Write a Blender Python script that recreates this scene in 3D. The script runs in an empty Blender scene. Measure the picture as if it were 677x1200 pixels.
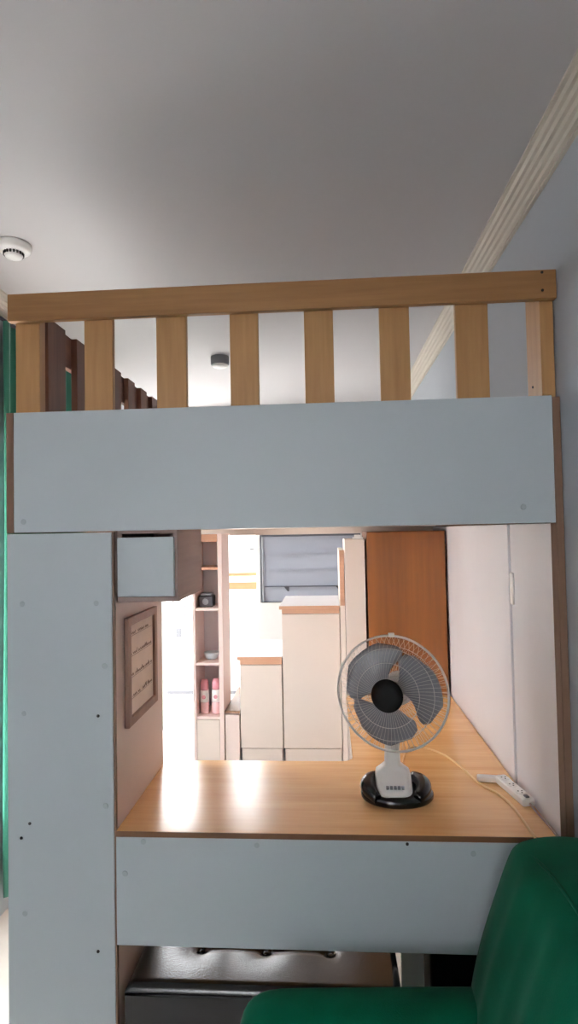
import bpy, bmesh, math, random
from mathutils import Vector, Matrix
random.seed(4)
sc = bpy.context.scene
C = sc.collection
PI = math.pi
FL = -1.84          # floor; heights are measured from the eye level of the photographer
CE = 1.185          # ceiling
DK = -0.937         # desk top

# ------------------------------------------------------------------ materials
def nt(name):
    m = bpy.data.materials.new(name); m.use_nodes = True
    n = m.node_tree
    return m, n, n.nodes['Principled BSDF']

def lin(c):
    return tuple(((v/255)/12.92 if v/255 <= .04045 else ((v/255+.055)/1.055)**2.4) for v in c) + (1,)

def plain(name, rgb, rough=.5, metal=0, var=.04, scale=6, bump=0, bscale=200, spec=.5, coat=0, sheen=0):
    m, n, b = nt(name)
    L = n.links
    tc = n.nodes.new('ShaderNodeTexCoord')
    no = n.nodes.new('ShaderNodeTexNoise'); no.inputs['Scale'].default_value = scale; no.inputs['Detail'].default_value = 4
    L.new(tc.outputs['Object'], no.inputs['Vector'])
    r = n.nodes.new('ShaderNodeValToRGB')
    c = lin(rgb)
    r.color_ramp.elements[0].position = .3; r.color_ramp.elements[1].position = .7
    r.color_ramp.elements[0].color = tuple(v*(1-var) for v in c[:3]) + (1,)
    r.color_ramp.elements[1].color = tuple(min(1, v*(1+var)) for v in c[:3]) + (1,)
    L.new(no.outputs['Fac'], r.inputs['Fac']); L.new(r.outputs['Color'], b.inputs['Base Color'])
    b.inputs['Roughness'].default_value = rough; b.inputs['Metallic'].default_value = metal
    b.inputs['Specular IOR Level'].default_value = spec
    b.inputs['Coat Weight'].default_value = coat
    if sheen:
        b.inputs['Sheen Weight'].default_value = sheen; b.inputs['Sheen Roughness'].default_value = .4
    if bump:
        n2 = n.nodes.new('ShaderNodeTexNoise'); n2.inputs['Scale'].default_value = bscale; n2.inputs['Detail'].default_value = 3
        L.new(tc.outputs['Object'], n2.inputs['Vector'])
        bp = n.nodes.new('ShaderNodeBump'); bp.inputs['Strength'].default_value = bump; bp.inputs['Distance'].default_value = .004
        L.new(n2.outputs['Fac'], bp.inputs['Height']); L.new(bp.outputs['Normal'], b.inputs['Normal'])
    return m

def wood(name, dark, light, axis='X', rough=.4, scale=9, stretch=.06, spec=.5):
    m, n, b = nt(name); L = n.links
    tc = n.nodes.new('ShaderNodeTexCoord'); mp = n.nodes.new('ShaderNodeMapping')
    s = [scale]*3; s['XYZ'.index(axis)] = scale*stretch
    mp.inputs['Scale'].default_value = s
    L.new(tc.outputs['Object'], mp.inputs['Vector'])
    a = n.nodes.new('ShaderNodeTexNoise'); a.inputs['Scale'].default_value = 1.6; a.inputs['Detail'].default_value = 6; a.inputs['Distortion'].default_value = .6
    f = n.nodes.new('ShaderNodeTexNoise'); f.inputs['Scale'].default_value = 9; f.inputs['Detail'].default_value = 3
    L.new(mp.outputs['Vector'], a.inputs['Vector']); L.new(mp.outputs['Vector'], f.inputs['Vector'])
    mx = n.nodes.new('ShaderNodeMix'); mx.data_type = 'FLOAT'; mx.inputs['Factor'].default_value = .35
    L.new(a.outputs['Fac'], mx.inputs['A']); L.new(f.outputs['Fac'], mx.inputs['B'])
    r = n.nodes.new('ShaderNodeValToRGB')
    r.color_ramp.elements[0].position = .32; r.color_ramp.elements[1].position = .68
    r.color_ramp.elements[0].color = lin(dark); r.color_ramp.elements[1].color = lin(light)
    L.new(mx.outputs['Result'], r.inputs['Fac']); L.new(r.outputs['Color'], b.inputs['Base Color'])
    b.inputs['Roughness'].default_value = rough; b.inputs['Specular IOR Level'].default_value = spec
    return m

M = dict(
    board=plain('white_melamine', (205, 213, 218), .42, var=.02, scale=3),
    side=plain('pale_melamine', (228, 227, 232), .45, var=.02, scale=3),
    cream=plain('cream_melamine', (218, 204, 194), .45, var=.02, scale=3),
    pale_pink=plain('pale_pink_board', (226, 204, 198), .5, var=.03, scale=3),
    inner=plain('blush_melamine', (226, 207, 200), .5, var=.03, scale=3),
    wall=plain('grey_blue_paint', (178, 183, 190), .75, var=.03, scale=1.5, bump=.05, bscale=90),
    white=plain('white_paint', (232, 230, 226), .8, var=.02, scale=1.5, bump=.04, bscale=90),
    ceil=plain('ceiling_paint', (202, 199, 200), .85, var=.02, scale=1, bump=.03, bscale=90),
    corn=plain('cornice_plaster', (212, 203, 190), .6, var=.02),
    floor=plain('pale_tile', (214, 208, 200), .25, var=.03, scale=4),
    rail=wood('rail_beech', (148, 104, 62), (176, 130, 82), 'X', .42),
    post=wood('slat_beech', (172, 124, 76), (200, 154, 102), 'Z', .42),
    dark=wood('shaded_slats', (98, 62, 46), (128, 84, 62), 'Z', .55),  # shade on the side slats put into the brown; also the sofa legs
    darky=wood('shaded_rail', (98, 62, 46), (128, 84, 62), 'Y', .55),  # side rail's shade put into its brown, grain along the rail
    desk=wood('desk_beech', (212, 158, 100), (232, 184, 128), 'X', .22, scale=7, spec=.7),
    edge=wood('edge_band', (92, 60, 36), (118, 80, 50), 'X', .5),
    edgez=wood('edge_board', (112, 84, 66), (138, 106, 84), 'Z', .5),
    carc=wood('carcass_brown', (148, 124, 118), (166, 140, 132), 'Y', .5),
    robe=wood('wardrobe_oak', (114, 64, 20), (140, 82, 28), 'Z', .45, scale=5),
    tread=wood('tread_beech', (172, 128, 102), (192, 148, 122), 'X', .45),
    black=plain('black_plastic', (12, 12, 14), .22, var=.1, spec=.6),
    blackm=plain('black_matt', (9, 9, 10), .6, var=.1, spec=.25),
    leather=plain('black_leather', (15, 16, 20), .24, var=.2, bump=.12, bscale=160, spec=.6),
    velvet=plain('green_velvet', (4, 76, 54), .95, var=.38, scale=4, bump=.2, bscale=300, spec=.03, sheen=.06),
    curt=plain('green_curtain', (40, 112, 92), .8, var=.08, scale=8, sheen=.2),
    plast=plain('white_plastic', (244, 243, 240), .35, var=.02),
    wire=plain('guard_wire', (222, 216, 212), .4, var=.02, metal=.1),
    grey=plain('grey_plastic', (120, 120, 124), .45, var=.05),
    frame=wood('picture_oak', (140, 106, 92), (160, 124, 108), 'Z', .5),
    paper=plain('aged_paper', (242, 226, 214), .8, var=.04, scale=12),
    ink=plain('grey_ink', (156, 130, 114), .8, var=.05),
    hole=plain('screw_dark', (28, 24, 22), .6),
    cap=plain('cover_cap', (186, 196, 200), .5),
    cord=plain('tan_cord', (214, 172, 118), .5),
    alu=plain('dark_aluminium', (88, 90, 96), .4, metal=.5),
    wframe=plain('white_frame', (236, 232, 226), .5),
    oframe=plain('orange_wood_frame', (226, 176, 128), .5),
    pink=plain('pink_plastic', (232, 190, 192), .4, var=.05),
    mag=plain('rose_label', (206, 140, 150), .4, var=.05),
    steel=plain('steel', (150, 148, 146), .35, metal=.8),
    dgrey=plain('charcoal_plastic', (58, 58, 62), .4),
    conc=plain('pale_render', (206, 206, 208), .9, var=.05),
    lamp=plain('opal_diffuser', (236, 232, 228), .4),
)
def glass_mat():
    m, n, b = nt('clear_glass'); L = n.links
    b.inputs['Base Color'].default_value = (1, 1, 1, 1); b.inputs['Roughness'].default_value = 0
    b.inputs['Transmission Weight'].default_value = 1; b.inputs['IOR'].default_value = 1.02
    return m
def frost_mat():
    m, n, b = nt('frosted_louvre_glass'); L = n.links
    out = n.nodes['Material Output']
    tr = n.nodes.new('ShaderNodeBsdfTranslucent'); tr.inputs['Color'].default_value = (.17, .175, .19, 1)
    b.inputs['Base Color'].default_value = lin((196, 198, 208)); b.inputs['Roughness'].default_value = .35
    mx = n.nodes.new('ShaderNodeMixShader'); mx.inputs['Fac'].default_value = .5
    no = n.nodes.new('ShaderNodeTexNoise'); no.inputs['Scale'].default_value = 60
    bp = n.nodes.new('ShaderNodeBump'); bp.inputs['Strength'].default_value = .1
    L.new(no.outputs['Fac'], bp.inputs['Height']); L.new(bp.outputs['Normal'], b.inputs['Normal'])
    L.new(b.outputs['BSDF'], mx.inputs[1]); L.new(tr.outputs['BSDF'], mx.inputs[2]); L.new(mx.outputs['Shader'], out.inputs['Surface'])
    return m
def blade_mat():
    m, n, b = nt('grey_blade'); L = n.links
    out = n.nodes['Material Output']
    b.inputs['Base Color'].default_value = lin((150, 150, 156)); b.inputs['Roughness'].default_value = .3
    tr = n.nodes.new('ShaderNodeBsdfTranslucent'); tr.inputs['Color'].default_value = lin((150, 148, 152))
    no = n.nodes.new('ShaderNodeTexNoise'); no.inputs['Scale'].default_value = 8
    mx = n.nodes.new('ShaderNodeMixShader'); mx.inputs['Fac'].default_value = .35
    L.new(b.outputs['BSDF'], mx.inputs[1]); L.new(tr.outputs['BSDF'], mx.inputs[2]); L.new(mx.outputs['Shader'], out.inputs['Surface'])
    return m
M['glass'] = glass_mat(); M['frost'] = frost_mat(); M['blade'] = blade_mat()

# ------------------------------------------------------------------ mesh helpers (world coordinates)
def bx(bm, x0, x1, y0, y1, z0, z1, bev=0.0, seg=2):
    t = bmesh.new()
    bmesh.ops.create_cube(t, size=1)
    for v in t.verts:
        v.co = Vector(((x0+x1)/2+v.co.x*(x1-x0), (y0+y1)/2+v.co.y*(y1-y0), (z0+z1)/2+v.co.z*(z1-z0)))
    if bev:
        bmesh.ops.bevel(t, geom=t.edges[:], offset=bev, segments=seg, profile=.5, affect='EDGES')
    merge(bm, t)

def merge(bm, t, mat=None):
    mp = {}
    for v in t.verts:
        mp[v] = bm.verts.new(mat @ v.co if mat else v.co)
    for f in t.faces:
        try: bm.faces.new([mp[v] for v in f.verts]).smooth = f.smooth
        except ValueError: pass
    t.free()

def box(*a, **k):
    bm = bmesh.new(); bx(bm, *a, **k); return bm

def tube(bm, pts, r, sides=8, closed=False):
    pts = [Vector(p) for p in pts]; n = len(pts); rings = []
    up = None
    for i, p in enumerate(pts):
        if closed: t = pts[(i+1) % n]-pts[i-1]
        else: t = pts[min(i+1, n-1)]-pts[max(i-1, 0)]
        t.normalize()
        if up is None:
            up = Vector((0, 0, 1)) if abs(t.z) < .9 else Vector((1, 0, 0))
        up = (up-t*up.dot(t)).normalized(); s = t.cross(up)
        rr = r[i] if isinstance(r, (list, tuple)) else r
        rings.append([bm.verts.new(p+(up*math.cos(2*PI*k/sides)+s*math.sin(2*PI*k/sides))*rr) for k in range(sides)])
    for i in range(n if closed else n-1):
        a, b = rings[i], rings[(i+1) % n]
        for k in range(sides):
            f = bm.faces.new((a[k], a[(k+1) % sides], b[(k+1) % sides], b[k])); f.smooth = True
    if not closed:
        bm.faces.new(rings[0][::-1]); bm.faces.new(rings[-1])
    return bm

def smooth_path(pts, n=8):
    P = [Vector(p) for p in pts]; P = [P[0]]+P+[P[-1]]; o = []
    for i in range(1, len(P)-2):
        for k in range(n):
            t = k/n; a, b, c, d = P[i-1:i+3]
            o.append(.5*((2*b)+(c-a)*t+(2*a-5*b+4*c-d)*t*t+(3*b-a-3*c+d)*t**3))
    o.append(P[-2]); return o

def loft(bm, rings, cap=True, smooth=True):
    R = [[bm.verts.new(p) for p in r] for r in rings]
    n = len(R[0])
    for a, b in zip(R, R[1:]):
        for k in range(n):
            f = bm.faces.new((a[k], a[(k+1) % n], b[(k+1) % n], b[k])); f.smooth = smooth
    if cap:
        bm.faces.new(R[0][::-1]); bm.faces.new(R[-1])
    return bm

def lathe(prof, cx=0, cy=0, n=32, rx=1, ry=1, cap=True):
    return loft(bmesh.new(), [[(cx+r*rx*math.cos(2*PI*k/n), cy+r*ry*math.sin(2*PI*k/n), z) for k in range(n)] for r, z in prof], cap)

def sell(cx, cy, hw, hd, z, n=40, e=.5):
    o = []
    for k in range(n):
        a = 2*PI*k/n; c, s = math.cos(a), math.sin(a)
        o.append((cx+hw*math.copysign(abs(c)**e, c), cy+hd*math.copysign(abs(s)**e, s), z))
    return o

def prism(poly, y0, y1, axis='Y'):
    """poly of (a,b): axis Y -> (x,z) extruded along y; axis Z -> (x,y) extruded along z; axis X -> (y,z)"""
    bm = bmesh.new()
    def P(a, b, t):
        return (a, t, b) if axis == 'Y' else ((a, b, t) if axis == 'Z' else (t, a, b))
    A = [bm.verts.new(P(a, b, y0)) for a, b in poly]; B = [bm.verts.new(P(a, b, y1)) for a, b in poly]
    n = len(poly)
    for k in range(n): bm.faces.new((A[k], A[(k+1) % n], B[(k+1) % n], B[k]))
    bm.faces.new(A[::-1]); bm.faces.new(B)
    return bm

def disc_on_front(bm, x, y, z, r, d=.002, n=16):
    """little round cap standing on a surface that faces the photographer (-y)"""
    a = [bm.verts.new((x+r*math.cos(2*PI*k/n), y, z+r*math.sin(2*PI*k/n))) for k in range(n)]
    b = [bm.verts.new((x+r*.9*math.cos(2*PI*k/n), y-d, z+r*.9*math.sin(2*PI*k/n))) for k in range(n)]
    for k in range(n): bm.faces.new((a[k], a[(k+1) % n], b[(k+1) % n], b[k]))
    bm.faces.new(b); bm.faces.new(a[::-1])
    return bm

# ------------------------------------------------------------------ object helpers
def obj(name, bm, mat, parent=None, mod=None):
    bmesh.ops.recalc_face_normals(bm, faces=bm.faces[:])
    off = Vector((0, 0, 0)); p = parent
    while p: off += p.location; p = p.parent
    if parent is None or parent.type != 'EMPTY':
        base = None
    for v in bm.verts: v.co -= off
    me = bpy.data.meshes.new(name); bm.to_mesh(me); bm.free()
    o = bpy.data.objects.new(name, me); me.materials.append(M[mat] if isinstance(mat, str) else mat)
    C.objects.link(o)
    if parent: o.parent = parent
    return o

def tag(o, label, cat, group=None):
    o['label'] = label; o['category'] = cat
    if group: o['group'] = group
    return o

def thing(name, label, cat, loc, group=None):
    o = bpy.data.objects.new(name, None); o.location = loc; o.empty_display_size = .1
    C.objects.link(o); return tag(o, label, cat, group)

def struct(name, bm, mat, parent=None):
    o = obj(name, bm, mat, parent)
    if parent is None: o['kind'] = 'structure'
    return o

# ------------------------------------------------------------------ the room
XL, XR, YB, YF = -1.62, 0.722, -2.3, 5.5
struct('floor', box(-2.9, XR+.1, YB-.1, 6.9, FL-.1, FL), 'floor')
struct('ceiling', box(XL-.1, XR+.1, YB-.1, YF+.1, CE, CE+.1), 'ceil')
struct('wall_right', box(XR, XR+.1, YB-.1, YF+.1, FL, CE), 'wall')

def wall_with_holes(plane, c0, c1, a0, a1, holes):
    """plane 'X': slab x in c0..c1 running a0..a1 in y; plane 'Y' likewise in x. holes: (lo, hi, zlo, zhi), sorted, not overlapping"""
    bm = bmesh.new()
    def put(u0, u1, z0, z1):
        if u1-u0 < 1e-4 or z1-z0 < 1e-4: return
        if plane == 'X': bx(bm, c0, c1, u0, u1, z0, z1)
        else: bx(bm, u0, u1, c0, c1, z0, z1)
    u = a0
    for lo, hi, zl, zh in holes:
        put(u, lo, FL, CE); put(lo, hi, FL, zl); put(lo, hi, zh, CE); u = hi
    put(u, a1, FL, CE)
    return bm

WIN = (1.98, 2.80, -1.40, .55)                 # window in the near part of the left wall (y, z)
FILL_WIN = (4.30, 4.90, -1.10, .20)               # unseen window beyond the curtain, added to brighten the far end
struct('wall_left', wall_with_holes('X', XL-.1, XL, YB-.1, YF+.1, [WIN, FILL_WIN]), 'wall')
BWIN = (-1.40, -.50, -.60, .50)
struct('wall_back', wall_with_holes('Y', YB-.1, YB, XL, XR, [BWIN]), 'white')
DOOR = (-1.60, -1.10, FL, 1.04)
GDOOR = (-1.00, -.655, -1.80, .82)
LOUV = (-.64, .30, -.665, -.035)
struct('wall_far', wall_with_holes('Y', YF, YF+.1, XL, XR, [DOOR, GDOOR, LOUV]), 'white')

# cornices: stepped plaster moulding running along both side walls
def cornice(xw, s):
    prof = [(0, 1.096), (.012, 1.096), (.012, 1.104), (.006, 1.107), (.020, 1.112), (.026, 1.119), (.020, 1.123), (.034, 1.127), (.042, 1.134),
            (.036, 1.140), (.048, 1.143), (.056, 1.151), (.050, 1.157), (.062, 1.160), (.070, 1.168), (.064, 1.173), (.078, 1.176), (.078, CE), (0, CE)]
    return prism([(xw-s*d, z) for d, z in prof], YB, YF)
struct('trim_1', cornice(XR, 1), 'corn')
struct('trim_2', cornice(XL, -1), 'corn')

# glazed door in the far wall (bright daylight behind it)
w = struct('door_1', (lambda bm: (bx(bm, -1.0, -.975, YF+.02, YF+.07, -1.80, .82, .003), bx(bm, -.68, -.655, YF+.02, YF+.07, -1.80, .82, .003),
     bx(bm, -.975, -.68, YF+.02, YF+.07, .795, .82, .003), bx(bm, -.975, -.68, YF+.02, YF+.07, -1.80, -1.74, .003), bm)[-1])(bmesh.new()), 'wframe')
obj('glass_pane', box(-.975, -.68, YF+.042, YF+.048, -1.74, .795), 'glass', w)
obj('middle_rail', (lambda bm: (bx(bm, -.975, -.68, YF+.025, YF+.065, -.545, -.475, .004), bx(bm, -.975, -.68, YF+.03, YF+.06, -.42, -.385, .004), bm)[-1])(bmesh.new()), 'oframe', w)
obj('latch', box(-.74, -.69, YF+.005, YF+.02, -.175, -.155, .004), 'steel', w)

# louvre window: dark frame with five frosted blades
w = struct('window_1', (lambda bm: (bx(bm, -.64, -.622, YF-.012, YF+.06, -.665, -.035, .003), bx(bm, .282, .30, YF-.012, YF+.06, -.665, -.035, .003),
     bx(bm, -.622, .282, YF-.012, YF+.06, -.053, -.035, .003), bm)[-1])(bmesh.new()), 'alu')
obj('sill', box(-.65, .31, YF-.02, YF+.06, -.685, -.665, .004), 'wframe', w)
zt = -.053
for k in range(4):
    z1 = zt-.153*k; z0 = z1-.172
    bm = bmesh.new(); bx(bm, -.62, .28, -.003, .003, 0, .170)
    for v in bm.verts:
        y, z = v.co.y, v.co.z; v.co.y = YF+.03+y-.022*(z/.170); v.co.z = max(z0, -.664)+z*(z1-max(z0, -.664))/.170
    obj('louvre_blade', bm, 'frost', w)
bm = bmesh.new(); bx(bm, -.60, .26, YF-.012, YF-.004, -.522, -.512)
obj('operating_bar', bm, 'alu', w)
for hx in (-.39, .09):
    obj('handle', prism([(hx-.03, -.515), (hx+.02, -.515), (hx+.02, -.56), (hx+.005, -.56)], YF-.03, YF-.012), 'dgrey', w)

# doorway in the far wall: frame, and the bright space behind it
def ubm(x0, x1, y0, y1, z1, t):
    bm = bmesh.new(); bx(bm, x0, x0+t, y0, y1, FL, z1, .003); bx(bm, x1-t, x1, y0, y1, FL, z1, .003); bx(bm, x0+t, x1-t, y0, y1, z1-t, z1, .003); return bm
struct('door_2', ubm(-1.60, -1.10, YF-.01, YF+.11, 1.04, .03), 'wframe')
struct('wall_passage', box(-2.9, .3, 6.7, 6.8, FL, .6), 'white')
struct('wall_passage_side', box(-2.9, -2.8, YF+.1, 6.7, FL, .6), 'white')

# near window on the left wall
w = struct('window_2', (lambda bm: (bx(bm, XL-.08, XL-.03, WIN[0], WIN[0]+.05, WIN[2], WIN[3], .004), bx(bm, XL-.08, XL-.03, WIN[1]-.05, WIN[1], WIN[2], WIN[3], .004),
     bx(bm, XL-.08, XL-.03, WIN[0]+.05, WIN[1]-.05, WIN[2], WIN[2]+.05, .004), bx(bm, XL-.08, XL-.03, WIN[0]+.05, WIN[1]-.05, WIN[3]-.05, WIN[3], .004), bm)[-1])(bmesh.new()), 'wframe')
obj('glass_pane', box(XL-.058, XL-.052, WIN[0]+.05, WIN[1]-.05, WIN[2]+.05, WIN[3]-.05), 'glass', w)
obj('mullion', box(XL-.075, XL-.035, 2.34, 2.38, WIN[2]+.05, WIN[3]-.05, .004), 'wframe', w)

w = struct('fill_window', (lambda bm: (bx(bm, XL-.08, XL-.03, FILL_WIN[0], FILL_WIN[0]+.05, FILL_WIN[2], FILL_WIN[3], .004), bx(bm, XL-.08, XL-.03, FILL_WIN[1]-.05, FILL_WIN[1], FILL_WIN[2], FILL_WIN[3], .004),
     bx(bm, XL-.08, XL-.03, FILL_WIN[0]+.05, FILL_WIN[1]-.05, FILL_WIN[2], FILL_WIN[2]+.05, .004), bx(bm, XL-.08, XL-.03, FILL_WIN[0]+.05, FILL_WIN[1]-.05, FILL_WIN[3]-.05, FILL_WIN[3], .004), bm)[-1])(bmesh.new()), 'wframe')
obj('glass_pane', box(XL-.058, XL-.052, FILL_WIN[0]+.05, FILL_WIN[1]-.05, FILL_WIN[2]+.05, FILL_WIN[3]-.05), 'glass', w)  # pane of the unseen window added for more daylight at the far end

# window in the wall behind the photographer
w = struct('window_3', (lambda bm: (bx(bm, BWIN[0], BWIN[0]+.05, YB-.08, YB-.03, BWIN[2], BWIN[3], .004), bx(bm, BWIN[1]-.05, BWIN[1], YB-.08, YB-.03, BWIN[2], BWIN[3], .004),
     bx(bm, BWIN[0]+.05, BWIN[1]-.05, YB-.08, YB-.03, BWIN[2], BWIN[2]+.05, .004), bx(bm, BWIN[0]+.05, BWIN[1]-.05, YB-.08, YB-.03, BWIN[3]-.05, BWIN[3], .004), bm)[-1])(bmesh.new()), 'wframe')
obj('glass_pane', box(BWIN[0]+.05, BWIN[1]-.05, YB-.058, YB-.052, BWIN[2]+.05, BWIN[3]-.05), 'glass', w)

# ------------------------------------------------------------------ green curtain on the left wall
bm = bmesh.new(); rows = []
NY = 150
for j in range(12):
    z = 1.068-(1.068+1.735)*j/11; row = []
    for i in range(NY+1):
        y = 2.785+1.165*i/NY; a = .012+.010*j/11
        row.append(bm.verts.new((XL+.036+a*math.sin(i/NY*2*PI*11+.4*math.sin(j*.5))+.004*math.sin(i*.37), y, z)))
    rows.append(row)
for r0, r1 in zip(rows, rows[1:]):
    for i in range(NY):
        f = bm.faces.new((r0[i], r0[i+1], r1[i+1], r1[i])); f.smooth = True
t = thing('curtain', 'long green curtain hanging beside the loft bed under the cornice', 'curtain', (XL+.04, 3.3, 1.07))
o = obj('curtain_fabric', bm, 'curt', t); s = o.modifiers.new('Solidify', 'SOLIDIFY'); s.thickness = .003
obj('curtain_rail', tube(bmesh.new(), [(XL+.036, 2.76, 1.072), (XL+.036, 3.98, 1.072)], .009), 'alu', t)
for y in (2.9, 3.85): obj('bracket', box(XL, XL+.03, y-.01, y+.01, 1.062, 1.082, .002), 'alu', t)

# ------------------------------------------------------------------ ceiling fittings
t = thing('smoke_detector', 'round white vented smoke detector on the pale ceiling above the curtain', 'smoke detector', (-1.25, 2.28, CE))
obj('body', lathe([(.066, CE), (.067, CE-.010), (.064, CE-.026), (.052, CE-.034), (.040, CE-.036)], -1.25, 2.28, 40), 'plast', t)
bm = lathe([(.034, CE-.037), (.036, CE-.046), (.030, CE-.056), (.012, CE-.060)], -1.25, 2.28, 32); obj('sensor_cap', bm, 'plast', t)
bm = bmesh.new()
for k in range(18):
    a = 2*PI*k/18; q = bmesh.new(); bx(q, .0352, .0395, -.0035, .0035, CE-.047, CE-.0365)
    merge(bm, q, Matrix.Translation((-1.25, 2.28, 0)) @ Matrix.Rotation(a, 4, 'Z'))
obj('vent_slots', bm, 'hole', t)
t = thing('ceiling_lamp', 'small round ceiling lamp with dark rim seen between the guard rail slats', 'ceiling lamp', (-.705, 3.91, CE))
obj('rim', lathe([(.060, CE), (.062, CE-.004), (.062, CE-.052), (.056, CE-.056)], -.705, 3.91, 40), 'grey', t)
obj('diffuser', lathe([(.055, CE-.056), (.052, CE-.066), (.036, CE-.074), (.01, CE-.077)], -.705, 3.91, 40), 'lamp', t)

# ------------------------------------------------------------------ loft bed
Y0 = 1.85
bed = thing('loft_bed', 'white fronted wooden loft bed with slatted guard rail above the desk', 'loft bed', (-.15, 2.8, 0))
fb = obj('front_board', box(-1.017, .696, Y0, Y0+.018, .010, .402, .0015), 'board', bed)
obj('side_board', box(-1.042, -1.018, Y0, 3.85, .008, .402, .0015), 'edgez', bed)
obj('side_board', box(.697, .720, Y0, Y0+.10, FL, .398, .0015), 'edgez', bed)
obj('side_board', box(.690, .720, Y0+.101, 3.85, .01, .398, .0015), 'edgez', bed)
obj('end_board', box(-1.017, .688, 3.83, 3.85, -.024, .36, .0015), 'cream', bed)
obj('deck', box(-1.017, .688, Y0+.02, 3.829, .016, .036), 'cream', bed)
tr = obj('top_rail', box(-1.034, .719, Y0-.006, Y0+.020, .702, .793, .003), 'rail', bed)
for z in (.784, .728):
    obj('screw', disc_on_front(bmesh.new(), .676, Y0-.006, z, .0045), 'hole', tr)
for x0, x1 in ((-.787, -.692), (-.546, -.447), (-.304, -.212), (-.063, .030), (.177, .271), (.415, .516)):
    obj('slat', box(x0, x1, Y0+.021, Y0+.043, .20, .760, .002), 'post', bed)
obj('corner_post', box(-1.020, -.938, Y0+.021, Y0+.060, .20, .760, .002), 'post', bed)
cp = obj('corner_post', box(.675, .716, Y0+.021, Y0+.150, .20, .760, .002), 'post', bed)
bm = bmesh.new()
bmesh.ops.create_cone(bm, cap_ends=True, segments=12, radius1=.004, radius2=.004, depth=.003, matrix=Matrix.Translation((.674, Y0+.10, .452)) @ Matrix.Rotation(PI/2, 4, 'Y'))
obj('screw', bm, 'hole', cp)
obj('side_rail', box(-1.020, -.997, Y0+.062, 3.83, .648, .776, .003), 'darky', bed)
for k in range(9):
    yc = 2.09+.2*k
    obj('slat', box(-.996, -.972, yc-(.09 if k == 0 else .05), yc+.05, .20, .772, .002), 'dark', bed)
for x, z in ((-.985, .045), (.60, .06)):
    obj('cover_cap', disc_on_front(bmesh.new(), x, Y0, z, .009, .0012), 'cap', fb)

# tall cabinet forming the left pillar of the unit
t = thing('tall_cabinet', 'tall narrow white cabinet standing between the curtain and the desk', 'cabinet', (-.865, 2.1, FL))
fd = obj('front_panel', box(-1.040, -.694, Y0, Y0+.018, FL, .005, .0015), 'board', t)
obj('side_panel', box(-1.040, -1.022, Y0+.019, 2.395, FL, 0.006, .001), 'cream', t)
sp = obj('side_panel', box(-.708, -.690, Y0+.019, 2.395, FL, 0.006, .001), 'inner', t)
obj('edge_strip', box(-.693, -.6885, Y0+.002, Y0+.0185, FL, .006), 'edgez', t)
obj('back_panel', box(-1.021, -.709, 2.377, 2.395, FL, 0.006, .001), 'cream', t)
for x, z in ((-.742, -.578), (-.996, -.964), (-.968, -.918), (-.748, -1.311)):
    obj('screw', disc_on_front(bmesh.new(), x, Y0, z, .005), 'hole', fd)
for x, z in ((-.99, -.22), (-.745, -.22), (-.985, -.57), (-.72, -.42), (-.72, -.86), (-.985, -1.2)):
    obj('cover_cap', disc_on_front(bmesh.new(), x, Y0, z, .009, .0012), 'cap', fd)

# hanging box under the bunk
t = thing('hanging_cupboard', 'small white fronted cupboard hanging under the loft bed above the picture', 'cupboard', (-.59, 2.06, 0))
bm = bmesh.new()
bx(bm, -.687, -.489, 1.885, 2.25, -.222, -.206, .001); bx(bm, -.687, -.489, 1.885, 2.25, .000, .012, .001)
bx(bm, -.687, -.672, 1.885, 2.25, -.206, .0, .001); bx(bm, -.502, -.489, 1.885, 2.25, -.206, .0, .001); bx(bm, -.672, -.502, 2.236, 2.25, -.206, 0)
obj('carcass', bm, 'carc', t)
obj('door', box(-.682, -.497, 1.868, 1.884, -.203, -.012, .0015), 'board', t)

# picture on the inner side of the tall cabinet
X = -.690
t = thing('picture', 'brown framed sheet of handwritten lines hung on the side of the tall cabinet', 'picture', (X, 2.11, -.47))
fo = bmesh.new(); ft = .028; ya, yb, za, zb = 1.945, 2.276, -.650, -.284
for a in ((ya, ya+ft, za, zb), (yb-ft, yb, za, zb), (ya+ft, yb-ft, za, za+ft), (ya+ft, yb-ft, zb-ft, zb)):
    bx(fo, X+.001, X+.017, *a, .002)
obj('frame', fo, 'frame', t)
sh = obj('sheet', box(X+.001, X+.006, ya+ft, yb-ft, za+ft, zb-ft), 'paper', t)
bm = bmesh.new()
for li, zz in enumerate((-.345, -.415, -.487, -.560)):
    y = ya+ft+.02; end = yb-ft-.015
    seq = []; k = 0
    random.seed(li+5)
    while y < end:
        h = random.choice((.004, .006, .012, .005)); seq.append((X+.0065, y, zz+(h if k % 2 else -.003))); y += random.uniform(.005, .009); k += 1
        if random.random() < .15:
            if len(seq) > 2: tube(bm, seq, .0012, 4)
            seq = []; y += .006
    if len(seq) > 2: tube(bm, seq, .0012, 4)
    tube(bm, [(X+.0062, ya+ft+.015, zz-.008), (X+.0062, end, zz-.008)], .0008, 4)
obj('handwriting', bm, 'ink', sh)

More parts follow.
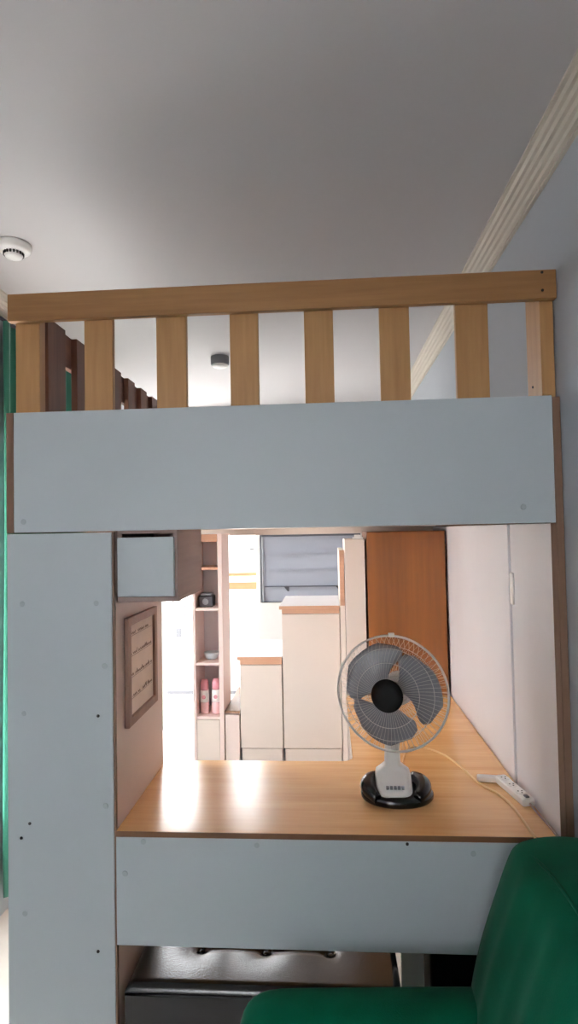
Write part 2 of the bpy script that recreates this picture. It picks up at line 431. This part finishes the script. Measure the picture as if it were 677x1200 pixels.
# ------------------------------------------------------------------ desk
t = thing('corner_desk', 'L-shaped beech desk with white front panel under the loft bed', 'desk', (0, 2.3, FL))
r = .045; xi, yi = .082, 2.425
poly = [(-.686, Y0), (.676, Y0), (.676, Y0+.005), (.664, 2.26), (.664, 3.375), (xi, 3.375), (xi, yi+r)]
poly += [(xi-r+r*math.cos(a), yi+r-r*math.sin(a)) for a in [PI/2*k/6 for k in range(1, 7)]]
poly += [(-.686, yi)]
poly = [p for p in poly if p != (.676, Y0+.005)]
obj('desktop', prism(poly, DK-.018, DK, 'Z'), 'desk', t)
obj('edge_band', box(-.687, .679, Y0-.002, Y0-.0002, DK-.0175, DK-.0005), 'edge', t)
obj('edge_band', box(xi-.0022, xi-.0004, yi+r, 3.374, DK-.0175, DK-.0005), 'cream', t)
fp = obj('front_panel', box(-.688, .678, Y0+.001, Y0+.019, -1.291, DK-.019, .0015), 'board', t)
obj('screw', disc_on_front(bmesh.new(), .222, Y0+.001, -.964, .005), 'hole', fp)
for x, z in ((-.60, -.97), (-.24, -.975), (-.66, -1.07), (.42, -.99)):
    obj('cover_cap', disc_on_front(bmesh.new(), x, Y0+.001, z, .009, .0012), 'cap', fp)
obj('support_leg', box(.212, .285, 2.005, 2.023, FL, DK-.019, .0015), 'plast', t)
obj('support_leg', box(.100, .640, 3.345, 3.363, FL, DK-.019, .0015), 'cream', t)

# white lining boards on the right wall
t = thing('side_lining', 'white upright board lining the wall behind the power strip', 'panel', (.7, 2.06, FL))
obj('board', box(.680, .696, Y0+.002, 2.262, FL, .008, .0015), 'side', t)
obj('edge_strip', box(.680, .696, Y0, Y0+.0018, FL, .008), 'edgez', t)
obj('switch', box(.672, .6795, 2.225, 2.258, -.288, -.170, .003), 'plast', t)
o = obj('wall_lining', box(.672, .716, 2.264, 3.90, FL, .008, .0015), 'side')
tag(o, 'pale grey wall board between the white lining board and the brown wardrobe', 'panel')

# ------------------------------------------------------------------ wardrobe, narrow cabinet
t = thing('wardrobe', 'tall brown wooden wardrobe at the far end of the desk', 'wardrobe', (.44, 3.6, FL))
obj('carcass', box(.218, .662, 3.398, 3.82, FL, -.014, .002), 'robe', t)
obj('door', box(.219, .655, 3.379, 3.397, FL+.06, -.018, .002), 'robe', t)
t = thing('narrow_cabinet', 'narrow tall cream cabinet squeezed against the brown wardrobe', 'cabinet', (.15, 3.6, FL))
obj('carcass', box(.094, .205, 3.40, 3.82, FL, -.056, .002), 'cream', t)
obj('door', box(.093, .206, 3.380, 3.399, FL+.06, -.055, .002), 'cream', t)
bm = bmesh.new(); bx(bm, .14, .20, 3.39, 3.44, -.054, -.044, .002); bx(bm, .15, .185, 3.395, 3.43, -.044, -.030, .002)
obj('hinge', bm, 'plast', t)

# ------------------------------------------------------------------ storage stairs: three step cabinets climbing to the bunk
def step(x0, x1, ztop, label, doors=True):
    t = thing('step_cabinet', label, 'cabinet', ((x0+x1)/2, 3.78, FL), 'step cabinets of the storage stairs')
    obj('carcass', box(x0, x1, 3.52, 4.05, FL, ztop-.031, .001), 'cream', t)
    obj('tread', box(x0-.014, x1, 3.500, 4.05, ztop-.020, ztop, .001), 'side', t)
    obj('tread_edge', box(x0-.014, x1, 3.496, 3.4995, ztop-.020, ztop, .001), 'tread', t)
    obj('drawer_rail', box(x0+.002, x1-.002, 3.506, 3.519, ztop-.046, ztop-.0215, .001), 'tread', t)
    obj('door', box(x0+.003, x1-.003, 3.502, 3.519, -1.280, ztop-.049, .0015), 'cream', t)
    obj('plinth', box(x0+.008, x1-.008, 3.508, 3.519, FL, -1.286, .001), 'cream', t)
    obj('gap_strip', box(x0+.001, x0+.0075, 3.506, 3.519, FL, -1.284), 'dgrey', t)
    return t
step(-.542, -.287, -.745, 'lower cream step cabinet with a brown tread edge beside the tall shelf')
step(-.285, .060, -.446, 'middle cream step cabinet, the widest door below the louvre window')
t = thing('step_cabinet', 'highest step cabinet, a thin brown edged upright next to the cream cabinet', 'cabinet', (.08, 3.78, FL), 'step cabinets of the storage stairs')
obj('carcass', box(.062, .091, 3.50, 4.05, FL, -.121, .001), 'cream', t)
obj('edge_strip', box(.063, .091, 3.492, 3.4995, -.446, -.121, .001), 'tread', t)
t = thing('low_cabinet', 'short beige cabinet tucked between the shelf tower and the lower step', 'cabinet', (-.59, 3.7, FL))
obj('carcass', box(-.632, -.545, 3.52, 4.05, FL, -1.075, .001), 'inner', t)
obj('door', box(-.630, -.547, 3.502, 3.519, FL+.05, -1.085, .0015), 'inner', t)
obj('worktop', box(-.634, -.544, 3.500, 4.05, -1.0745, -1.064, .001), 'edge', t)

# ------------------------------------------------------------------ shelf tower
t = thing('shelf_tower', 'tall slim open shelf tower with cream lower door', 'shelf', (-.73, 3.62, FL))
obj('side_panel', box(-.822, -.804, 3.50, 3.76, FL, -.010, .001), 'pale_pink', t)
obj('side_panel', box(-.664, -.638, 3.50, 3.76, FL, -.010, .001), 'pale_pink', t)
obj('back_panel', box(-.803, -.665, 3.745, 3.76, FL, -.010, .001), 'side', t)
obj('top_board', box(-.803, -.665, 3.50, 3.744, -.058, -.012, .001), 'tread', t)
for z in (-.21, -.454, -.779, -1.097):
    obj('shelf', box(-.803, -.665, 3.505, 3.744, z-.016, z, .001), 'tread' if z > -.3 else 'pale_pink', t)
obj('door', box(-.802, -.666, 3.503, 3.52, FL+.03, -1.116, .0015), 'cream', t)

t = thing('clock_radio', 'small dark radio on the shelf tower above the pale bowl', 'radio', (-.745, 3.6, -.454))
obj('case', box(-.795, -.705, 3.55, 3.64, -.454, -.385, .008, seg=3), 'dgrey', t)
obj('lid', box(-.785, -.715, 3.56, 3.63, -.384, -.372, .003), 'grey', t)
obj('dial', disc_on_front(bmesh.new(), -.75, 3.5499, -.42, .02, .004, 24), 'grey', t)
t = thing('bowl', 'small pale bowl on the shelf above the two bottles', 'bowl', (-.73, 3.6, -.779))
obj('shell', lathe([(.022, -.779), (.036, -.770), (.046, -.748), (.048, -.735), (.044, -.735), (.034, -.760), (.005, -.768)], -.73, 3.61, 28), 'cap', t)
obj('foot_ring', lathe([(.024, -.779), (.026, -.777), (.024, -.775)], -.73, 3.61, 20), 'dgrey', t)
def bottle(x, lab, h):
    t = thing('bottle', lab, 'bottle', (x, 3.58, -1.097))
    b = -1.097
    obj('body', lathe([(.024, b), (.027, b+.006), (.027, b+h*.34)], x, 3.58, 24), 'pink', t)
    obj('wrap', lathe([(.0275, b+h*.341), (.0275, b+h*.66), (.025, b+h*.70)], x, 3.58, 24), 'plast', t)
    obj('cap', lathe([(.025, b+h*.701), (.024, b+h*.9), (.018, b+h), (.004, b+h+.003)], x, 3.58, 24), 'mag', t)
    obj('badge', disc_on_front(bmesh.new(), x, 3.5528, b+h*.5, .012, .0015), 'mag', t)
bottle(-.770, 'pink and white bottle on the bottom shelf, the one farther from the step cabinets', .20)
bottle(-.698, 'pink and white bottle on the bottom shelf, the one nearer the step cabinets', .205)

# picture and switch on the bright wall seen through the doorway
t = thing('picture', 'small pale framed picture on the bright wall seen through the doorway', 'picture', (-1.72, 6.69, -.9))
bm = bmesh.new()
for a in ((-1.80, -1.785, -.95, -.77), (-1.665, -1.65, -.95, -.77), (-1.785, -1.665, -.95, -.935), (-1.785, -1.665, -.785, -.77)):
    bx(bm, a[0], a[1], 6.685, 6.70, a[2], a[3], .001)
obj('frame', bm, 'dgrey', t); obj('sheet', box(-1.785, -1.665, 6.693, 6.6995, -.935, -.785), 'plast', t)
struct('baseboard_passage', box(-2.8, .3, 6.688, 6.70, FL, FL+.04, .002), 'dgrey')
t = thing('wall_switch', 'grey light switch on the bright wall below the small picture', 'switch', (-1.73, 6.69, -1.15))
obj('plate', box(-1.76, -1.70, 6.690, 6.70, -1.20, -1.09, .003), 'dgrey', t)
obj('rocker', box(-1.745, -1.715, 6.684, 6.6899, -1.17, -1.12, .002), 'dgrey', t)

# ------------------------------------------------------------------ table fan
FX, FY = .222, 2.108
fan = thing('table_fan', 'white table fan with grey blades and black base on the beech desk', 'fan', (FX, FY, DK))
n = 48
def dome(z, s, lift=0):
    o = []
    for k in range(n):
        a = 2*PI*k/n; c, q = math.cos(a), math.sin(a)
        rr = s*(1+.03*math.cos(2*a))
        o.append((FX+.121*rr*c, FY+.098*rr*q, DK+z+lift*abs(c)**3))
    return o
obj('base', loft(bmesh.new(), [dome(0, .96), dome(.006, 1.0), dome(.018, 1.01), dome(.027, .97), dome(.033, .86), dome(.037, .70), dome(.039, .3)]), 'black', fan)
for s in (-1, 1):
    pts = [(FX-.006+s*(.066+.030*math.sin(PI*k/10)), FY+.045-.118*k/10, DK+.056-.032*(k/10)**1.6) for k in range(11)]
    obj('base_ridge', tube(bmesh.new(), pts, [.012+.015*math.sin(PI*(k+1.2)/12.4) for k in range(11)], 12), 'black', fan)
secs = [(.026, .060, .076, -.002), (.037, .062, .078, -.002), (.043, .062, .076, -.001), (.058, .062, .068, .004), (.074, .061, .047, .011), (.090, .058, .034, .015), (.099, .046, .028, .016), (.113, .028, .025, .015), (.20, .024, .022, .014), (.33, .022, .022, .014)]
st = obj('stand', loft(bmesh.new(), [sell(FX-.012, FY+dy, w_, d_, DK+z, 40, .55) for z, w_, d_, dy in secs]), 'plast', fan)
for k in range(5):
    b = box(-.0048, .0048, -.005, .004, -.006, .006, bev=.0015)
    bmesh.ops.transform(b, matrix=Matrix.Translation((FX-.012+(k-2)*.0130, FY-.0615, DK+.057)) @ Matrix.Rotation(-.80, 4, 'X'), verts=b.verts)
    obj('button', b, 'grey', st)
# head
yaw, pit = math.radians(20), math.radians(5)
d = Vector((-math.sin(yaw)*math.cos(pit), -math.cos(yaw)*math.cos(pit), math.sin(pit)))
ex = Vector((math.cos(yaw), -math.sin(yaw), 0)); ez = ex.cross(-d).normalized()*1
if ez.z < 0: ez = -ez
HC = Vector((.203, 2.030, -.555))
def H(x, z, out): return HC+ex*x+ez*z+d*out
RR = .190
def ring(r, out, n=72): return [H(r*math.cos(2*PI*k/n), r*math.sin(2*PI*k/n), out) for k in range(n)]
def guard(sgn, depth, nw, twist, r0):
    bm = bmesh.new()
    def o(r): return sgn*depth*(1-(r/RR)**3.2)
    for k in range(nw):
        a0 = 2*PI*k/nw; pts = []
        for j in range(9):
            r = r0+(RR-r0)*j/8; a = a0+twist*(1-r/RR)
            pts.append(H(r*math.cos(a), r*math.sin(a), o(r)))
        tube(bm, pts, .0006, 5)
    for r in (.105, .15): tube(bm, ring(r, o(r)), .0011, 5, True)
    tube(bm, ring(r0, o(r0)), .0016, 6, True)
    return bm
obj('front_guard', guard(1, .060, 72, .25, .050), 'wire', fan)
obj('rear_guard', guard(-1, .070, 60, -.2, .045), 'wire', fan)
obj('guard_rim', tube(bmesh.new(), ring(RR, 0, 96), .0042, 8, True), 'wire', fan)
def hdisc(prof, n=40): return loft(bmesh.new(), [[H(r*math.cos(2*PI*k/n), r*math.sin(2*PI*k/n), z) for k in range(n)] for r, z in prof])
obj('badge_disc', hdisc([(.052, .056), (.054, .060), (.051, .067), (.030, .070), (.01, .071)]), 'blackm', fan)
obj('hub', hdisc([(.030, -.03), (.034, -.028), (.034, .020), (.026, .030), (.008, .032)]), 'grey', fan)
obj('motor_housing', hdisc([(.042, -.068), (.056, -.076), (.058, -.12), (.050, -.15), (.026, -.168), (.01, -.172)]), 'plast', fan)
obj('motor_shaft', tube(bmesh.new(), [H(0, 0, -.07), H(0, 0, -.02)], .006, 10), 'steel', fan)
obj('tilt_joint', tube(bmesh.new(), [H(0, 0, -.11)+Vector((0, 0, -.03)), Vector((FX-.012, FY+.014, DK+.322))], [.026, .022], 16), 'plast', fan)
obj('rim_clip', (lambda b: (bmesh.ops.transform(b, matrix=Matrix.Translation(H(0, RR, 0)), verts=b.verts), b)[1])(box(-.010, .010, -.008, .008, -.004, .010, bev=.002)), 'plast', fan)
def blade(am):
    bm = bmesh.new(); g = []
    NA, NR = 14, 10
    for j in range(NR+1):
        t_ = j/NR; r = .030+(.168-.030)*t_; row = []
        half = math.radians(22+37*min(1, t_*1.7)**.8)*(1 if t_ < .72 else math.sqrt(max(0.05, 1-((t_-.72)/.30)**2)))
        for i in range(NA+1):
            u = i/NA*2-1; a = am+u*half-.30*t_
            row.append(bm.verts.new(H(r*math.cos(a), r*math.sin(a), -.004+.024*u*(.55+.45*t_)+.004*(1-u*u))))
        g.append(row)
    for a_, b_ in zip(g, g[1:]):
        for i in range(NA):
            f = bm.faces.new((a_[i], a_[i+1], b_[i+1], b_[i])); f.smooth = True
    o = obj('blade', bm, 'blade', fan); s = o.modifiers.new('Solidify', 'SOLIDIFY'); s.thickness = .002
for am in (150, 30, 270): blade(math.radians(am-3))
cz = DK+.0035
pts = [(FX+.02, FY+.092, DK+.012), (FX+.03, FY+.14, cz), (.29, 2.47, cz), (.335, 2.575, cz), (.40, 2.56, cz), (.458, 2.49, cz), (.500, 2.36, cz), (.530, 2.225, cz), (.572, 2.14, cz), (.594, 2.06, cz), (.600, 1.97, cz), (.600, 1.88, cz), (.601, 1.848, cz+.001), (.602, 1.838, DK-.02), (.605, 1.834, -1.10), (.62, 1.833, -1.40)]
obj('cord', tube(bmesh.new(), smooth_path(pts, 6), .004, 8), 'cord', fan)

# ------------------------------------------------------------------ power strip
A = Vector((.612, 2.245, DK)); B = Vector((.652, 2.045, DK)); u = (B-A).normalized(); v = Vector((-u.y, u.x, 0)); Lg = (B-A).length
ps = thing('power_strip', 'white power strip with sockets lying by the white lining board', 'power strip', A)
Mx = Matrix(((u.x, v.x, 0, A.x), (u.y, v.y, 0, A.y), (0, 0, 1, A.z), (0, 0, 0, 1)))
def pl(b): bmesh.ops.transform(b, matrix=Mx, verts=b.verts); return b
obj('casing', pl(box(0, Lg, -.022, .022, 0, .026, bev=.006, seg=3)), 'plast', ps)
for k in range(3):
    s0 = .035+k*.058
    so = obj('socket', pl(lathe([(.018, .0255), (.018, .0275), (.016, .0278)], s0, 0, 24)), 'plast', ps)
    b = bmesh.new()
    for dx, dy in ((.008, 0), (-.006, .007), (-.006, -.007)): merge(b, lathe([(.0028, .0276), (.0028, .0285), (.001, .0286)], s0+dx, dy, 10))
    obj('socket_holes', pl(b), 'hole', so)
obj('rocker_switch', pl(box(.178, .196, -.007, .007, .0255, .031, bev=.002)), 'grey', ps)
p2 = [(B.x+.001, B.y-.002, DK+.012), (.660, 2.00, DK+.005), (.666, 1.93, DK+.0045), (.668, 1.87, DK+.0045), (.668, 1.848, DK+.003), (.669, 1.836, DK-.03), (.674, 1.833, -1.2), (.676, 1.834, -1.5)]
obj('cord', tube(bmesh.new(), smooth_path(p2, 6), .0035, 8), 'carc', ps)
t = thing('adaptor_plug', 'white adaptor plug lying at the end of the power strip', 'plug', (.58, 2.25, DK))
b = box(-.036, .036, -.014, .014, 0, .022, bev=.007, seg=3)
bmesh.ops.transform(b, matrix=Matrix.Translation((.566, 2.244, DK)) @ Matrix.Rotation(-.12, 4, 'Z'), verts=b.verts); obj('casing', b, 'plast', t)
b = bmesh.new()
for dy in (-.006, .006): bx(b, .6015, .612, 2.240+dy-.0015, 2.240+dy+.0015, DK+.008, DK+.013)
obj('pins', b, 'steel', t)

# ------------------------------------------------------------------ black bench under the desk
bx0, bx1, by0, by1, bt = -.672, .200, 1.872, 2.34, -1.426
t = thing('bench', 'black tufted leather bench pushed under the desk', 'bench', (-.23, 2.1, FL))
btn = [(-.462+.22*k+(.0 if r_ == 0 else .11), 2.045+.15*r_) for r_ in range(2) for k in range(-1 if r_ else 0, 3)]
btn = [(x, y) for x, y in btn if bx0+.05 < x < bx1-.05]
bm = bmesh.new(); NX, NYY = 110, 60; g = []
for j in range(NYY+1):
    row = []
    for i in range(NX+1):
        x = bx0+(bx1-bx0)*i/NX; y = by0+(by1-by0)*j/NYY
        e = min(x-bx0, bx1-x, y-by0, by1-y); z = bt-.022*(max(0, 1-e/.028))**2.2
        for px_, py_ in btn:
            q = math.hypot(x-px_, y-py_); z -= .013*math.exp(-(q/.018)**2)+.006*math.exp(-(q/.07)**2)
        for i1 in range(len(btn)):
            for i2 in range(i1):
                (ax, ay), (cx_, cy_) = btn[i1], btn[i2]
                dd = math.hypot(ax-cx_, ay-cy_)
                if dd < .23:
                    tt = max(0, min(1, ((x-ax)*(cx_-ax)+(y-ay)*(cy_-ay))/dd**2))
                    q = math.hypot(x-ax-tt*(cx_-ax), y-ay-tt*(cy_-ay)); z -= .006*math.exp(-(q/.008)**2)
        row.append(bm.verts.new((x, y, z)))
    g.append(row)
for a_, b_ in zip(g, g[1:]):
    for i in range(NX):
        f = bm.faces.new((a_[i], a_[i+1], b_[i+1], b_[i])); f.smooth = True
loop = g[0][:]+[r_[-1] for r_ in g[1:]]+g[-1][-2::-1]+[r_[0] for r_ in g[-2:0:-1]]
low = [bm.verts.new((v_.co.x, v_.co.y, bt-.13)) for v_ in loop]
for k in range(len(loop)):
    f = bm.faces.new((loop[k], loop[(k+1) % len(loop)], low[(k+1) % len(loop)], low[k]))
bm.faces.new(low)
obj('cushion', bm, 'leather', t)
for x, y in btn:
    obj('tuft_button', (lambda b: (bmesh.ops.scale(b, vec=(1, 1, .55), verts=b.verts), bmesh.ops.translate(b, vec=(x, y, bt-.014), verts=b.verts), [setattr(f, 'smooth', True) for f in b.faces], b)[-1])((lambda b: (bmesh.ops.create_uvsphere(b, u_segments=14, v_segments=8, radius=.010), b)[1])(bmesh.new())), 'leather', t)
obj('piping', tube(bmesh.new(), [(bx0+.002, by0-.001, bt-.030), (bx1-.002, by0-.001, bt-.030)], .004, 8), 'leather', t)
obj('box_base', box(bx0+.005, bx1-.005, by0+.005, by1-.005, FL+.05, bt-.131, .006), 'blackm', t)
for x in (bx0+.05, bx1-.05):
    for y in (by0+.05, by1-.05): obj('leg', box(x-.02, x+.02, y-.02, y+.02, FL, FL+.049, .003), 'blackm', t)
t = thing('filler_box', 'black box added to fill the dark space under the desk behind the green sofa', 'box', (.46, 2.2, FL))  # filler added so the gap under the desk stays black
obj('body', box(.295, .655, 1.93, 2.40, FL, -1.33, .01), 'blackm', t)
obj('lid', box(.290, .660, 1.925, 2.405, -1.329, -1.30, .006), 'blackm', t)

# ------------------------------------------------------------------ green velvet sofa along the right wall
t = thing('sofa', 'dark green velvet sofa with its back against the grey wall', 'sofa', (.3, .95, FL))
def soft(bm, lv=2): return bm
def lofty(name, prof_fn, y0, y1, ny, mat, par):
    bm = loft(bmesh.new(), [[(x, y0+(y1-y0)*j/ny, z) for x, z in prof_fn(j/ny)] for j in range(ny+1)])
    o = obj(name, bm, mat, par); return o
def back_prof(tt):
    # rounded slab leaning on the wall; the ends round over
    e = min(tt, 1-tt); k = min(1, (e/.06)) ; s = math.sqrt(max(0, 1-(1-k)**2)); sh = .035*(1-s)
    P = [(.300, -1.44), (.318, -1.30), (.352, -1.12), (.400, -.985), (.432, -.90), (.452, -.850), (.470, -.822), (.540, -.806), (.60, -.804), (.655, -.808), (.688, -.822), (.704, -.85), (.706, -1.1), (.706, -1.60), (.50, -1.60), (.32, -1.60)]
    cx_, cz_ = .55, -1.2
    w_ = .0035*math.sin(tt*41)+.002*math.sin(tt*97+1)+.003*math.sin(tt*173+2)*math.exp(-tt*2)
    return [(x+(cx_-x)*(sh/.25)+(w_ if x < .48 and z > -1.5 else 0), z+(cz_-z)*(sh/.42)+(w_*.5 if z > -.83 else 0)) for x, z in P]
o = lofty('backrest', back_prof, .22, 1.64, 60, 'velvet', t)
m_ = o.modifiers.new('Sub', 'SUBSURF'); m_.levels = m_.render_levels = 2
obj('seam', tube(bmesh.new(), smooth_path([(.475, 1.60, -.838), (.500, 1.45, -.812), (.505, 1.2, -.808), (.505, .6, -.808), (.49, .28, -.815)], 6), .004, 8), 'velvet', t)
def arm(y0, y1):
    def ring_(x, s):
        n_ = 28; o_ = []
        cy_, hw = (y0+y1)/2, (y1-y0)/2*s
        for k in range(n_):
            a = 2*PI*k/n_; c, q = math.cos(a), math.sin(a)
            o_.append((x, cy_+hw*math.copysign(abs(c)**.6, c), -1.49+(.295 if q > 0 else .30)*s**.5*math.copysign(abs(q)**.6, q)+.012*((x+.05)/.3 if q > 0 else 0)))
        return o_
    xs = [(-.262, .35), (-.254, .62), (-.238, .82), (-.205, .95), (-.16, 1.0), (-.05, 1.0), (.10, 1.0), (.25, 1.0), (.36, 1.0), (.40, .98)]
    o = obj('armrest', loft(bmesh.new(), [ring_(x, s) for x, s in xs]), 'velvet', t)
    m_ = o.modifiers.new('Sub', 'SUBSURF'); m_.levels = m_.render_levels = 1
arm(1.44, 1.645); arm(.21, .41)
obj('seat_cushion', box(-.20, .345, .425, 1.425, -1.52, -1.375, .05, seg=4), 'velvet', t)
obj('seat_frame', box(-.20, .69, .23, 1.62, -1.72, -1.61, .01), 'velvet', t)
for x in (-.17, .63):
    for y in (.28, 1.57): obj('leg', lathe([(.016, FL), (.02, FL+.06), (.026, -1.721)], x, y, 16), 'dark', t)

# ------------------------------------------------------------------ light: an overcast sky through the openings
W = bpy.data.worlds.new('sky'); sc.world = W; W.use_nodes = True
n_ = W.node_tree; bg = n_.nodes['Background']
bg.inputs['Strength'].default_value = 28
tc_ = n_.nodes.new('ShaderNodeTexCoord'); se_ = n_.nodes.new('ShaderNodeSeparateXYZ'); mr_ = n_.nodes.new('ShaderNodeMapRange'); cr_ = n_.nodes.new('ShaderNodeValToRGB')
n_.links.new(tc_.outputs['Generated'], se_.inputs['Vector']); n_.links.new(se_.outputs['Z'], mr_.inputs['Value'])
mr_.inputs['From Min'].default_value = -.25; mr_.inputs['From Max'].default_value = .25
cr_.color_ramp.elements[0].color = (.33, .32, .31, 1); cr_.color_ramp.elements[1].color = (.94, .97, 1.0, 1)     # pale ground, overcast sky
n_.links.new(mr_.outputs['Result'], cr_.inputs['Fac']); n_.links.new(cr_.outputs['Color'], bg.inputs['Color'])
def portal(name, loc, rot, sx, sy):
    l = bpy.data.lights.new(name, 'AREA'); l.shape = 'RECTANGLE'; l.size = sx; l.size_y = sy; l.cycles.is_portal = True
    o = bpy.data.objects.new(name, l); o.location = loc; o.rotation_euler = rot; C.objects.link(o)
portal('sky_portal', (XL-.11, 2.39, -.425), (0, -PI/2, 0), 1.95, .82)
portal('sky_portal', (-.95, YB-.11, -.05), (PI/2, 0, 0), .9, 1.1)
portal('sky_portal', (XL-.11, 4.60, -.45), (0, -PI/2, 0), 1.3, .6)
portal('sky_portal', (-.83, YF+.11, -.49), (-PI/2, 0, 0), .345, 2.62)
portal('sky_portal', (-1.35, YF+.11, -.40), (-PI/2, 0, 0), .5, 2.88)

# ------------------------------------------------------------------ camera (focal length, tilt and roll recovered from the perspective lines)
f, a, b, rl = 690, 45.6, 21.2, .01866
dd = Vector((a, -b, -f)).normalized()
xx = Vector((math.cos(rl), math.sin(rl), 0)); xx = (xx-dd*xx.dot(dd)).normalized(); zz = xx.cross(dd)
R = Matrix((xx, dd, zz))
cam = bpy.data.cameras.new('camera'); co = bpy.data.objects.new('camera', cam); C.objects.link(co)
co.matrix_world = R.to_4x4()
cam.sensor_fit = 'VERTICAL'; cam.sensor_height = 36; cam.lens = f*36/1200; cam.clip_start = .05
sc.camera = co
sc.view_settings.view_transform = 'Standard'; sc.view_settings.look = 'None'; sc.view_settings.gamma = 1; sc.view_settings.use_curve_mapping = False
sc.view_settings.exposure = 0
sc.cycles.use_denoising = True
sc.cycles.max_bounces = 10; sc.cycles.diffuse_bounces = 7
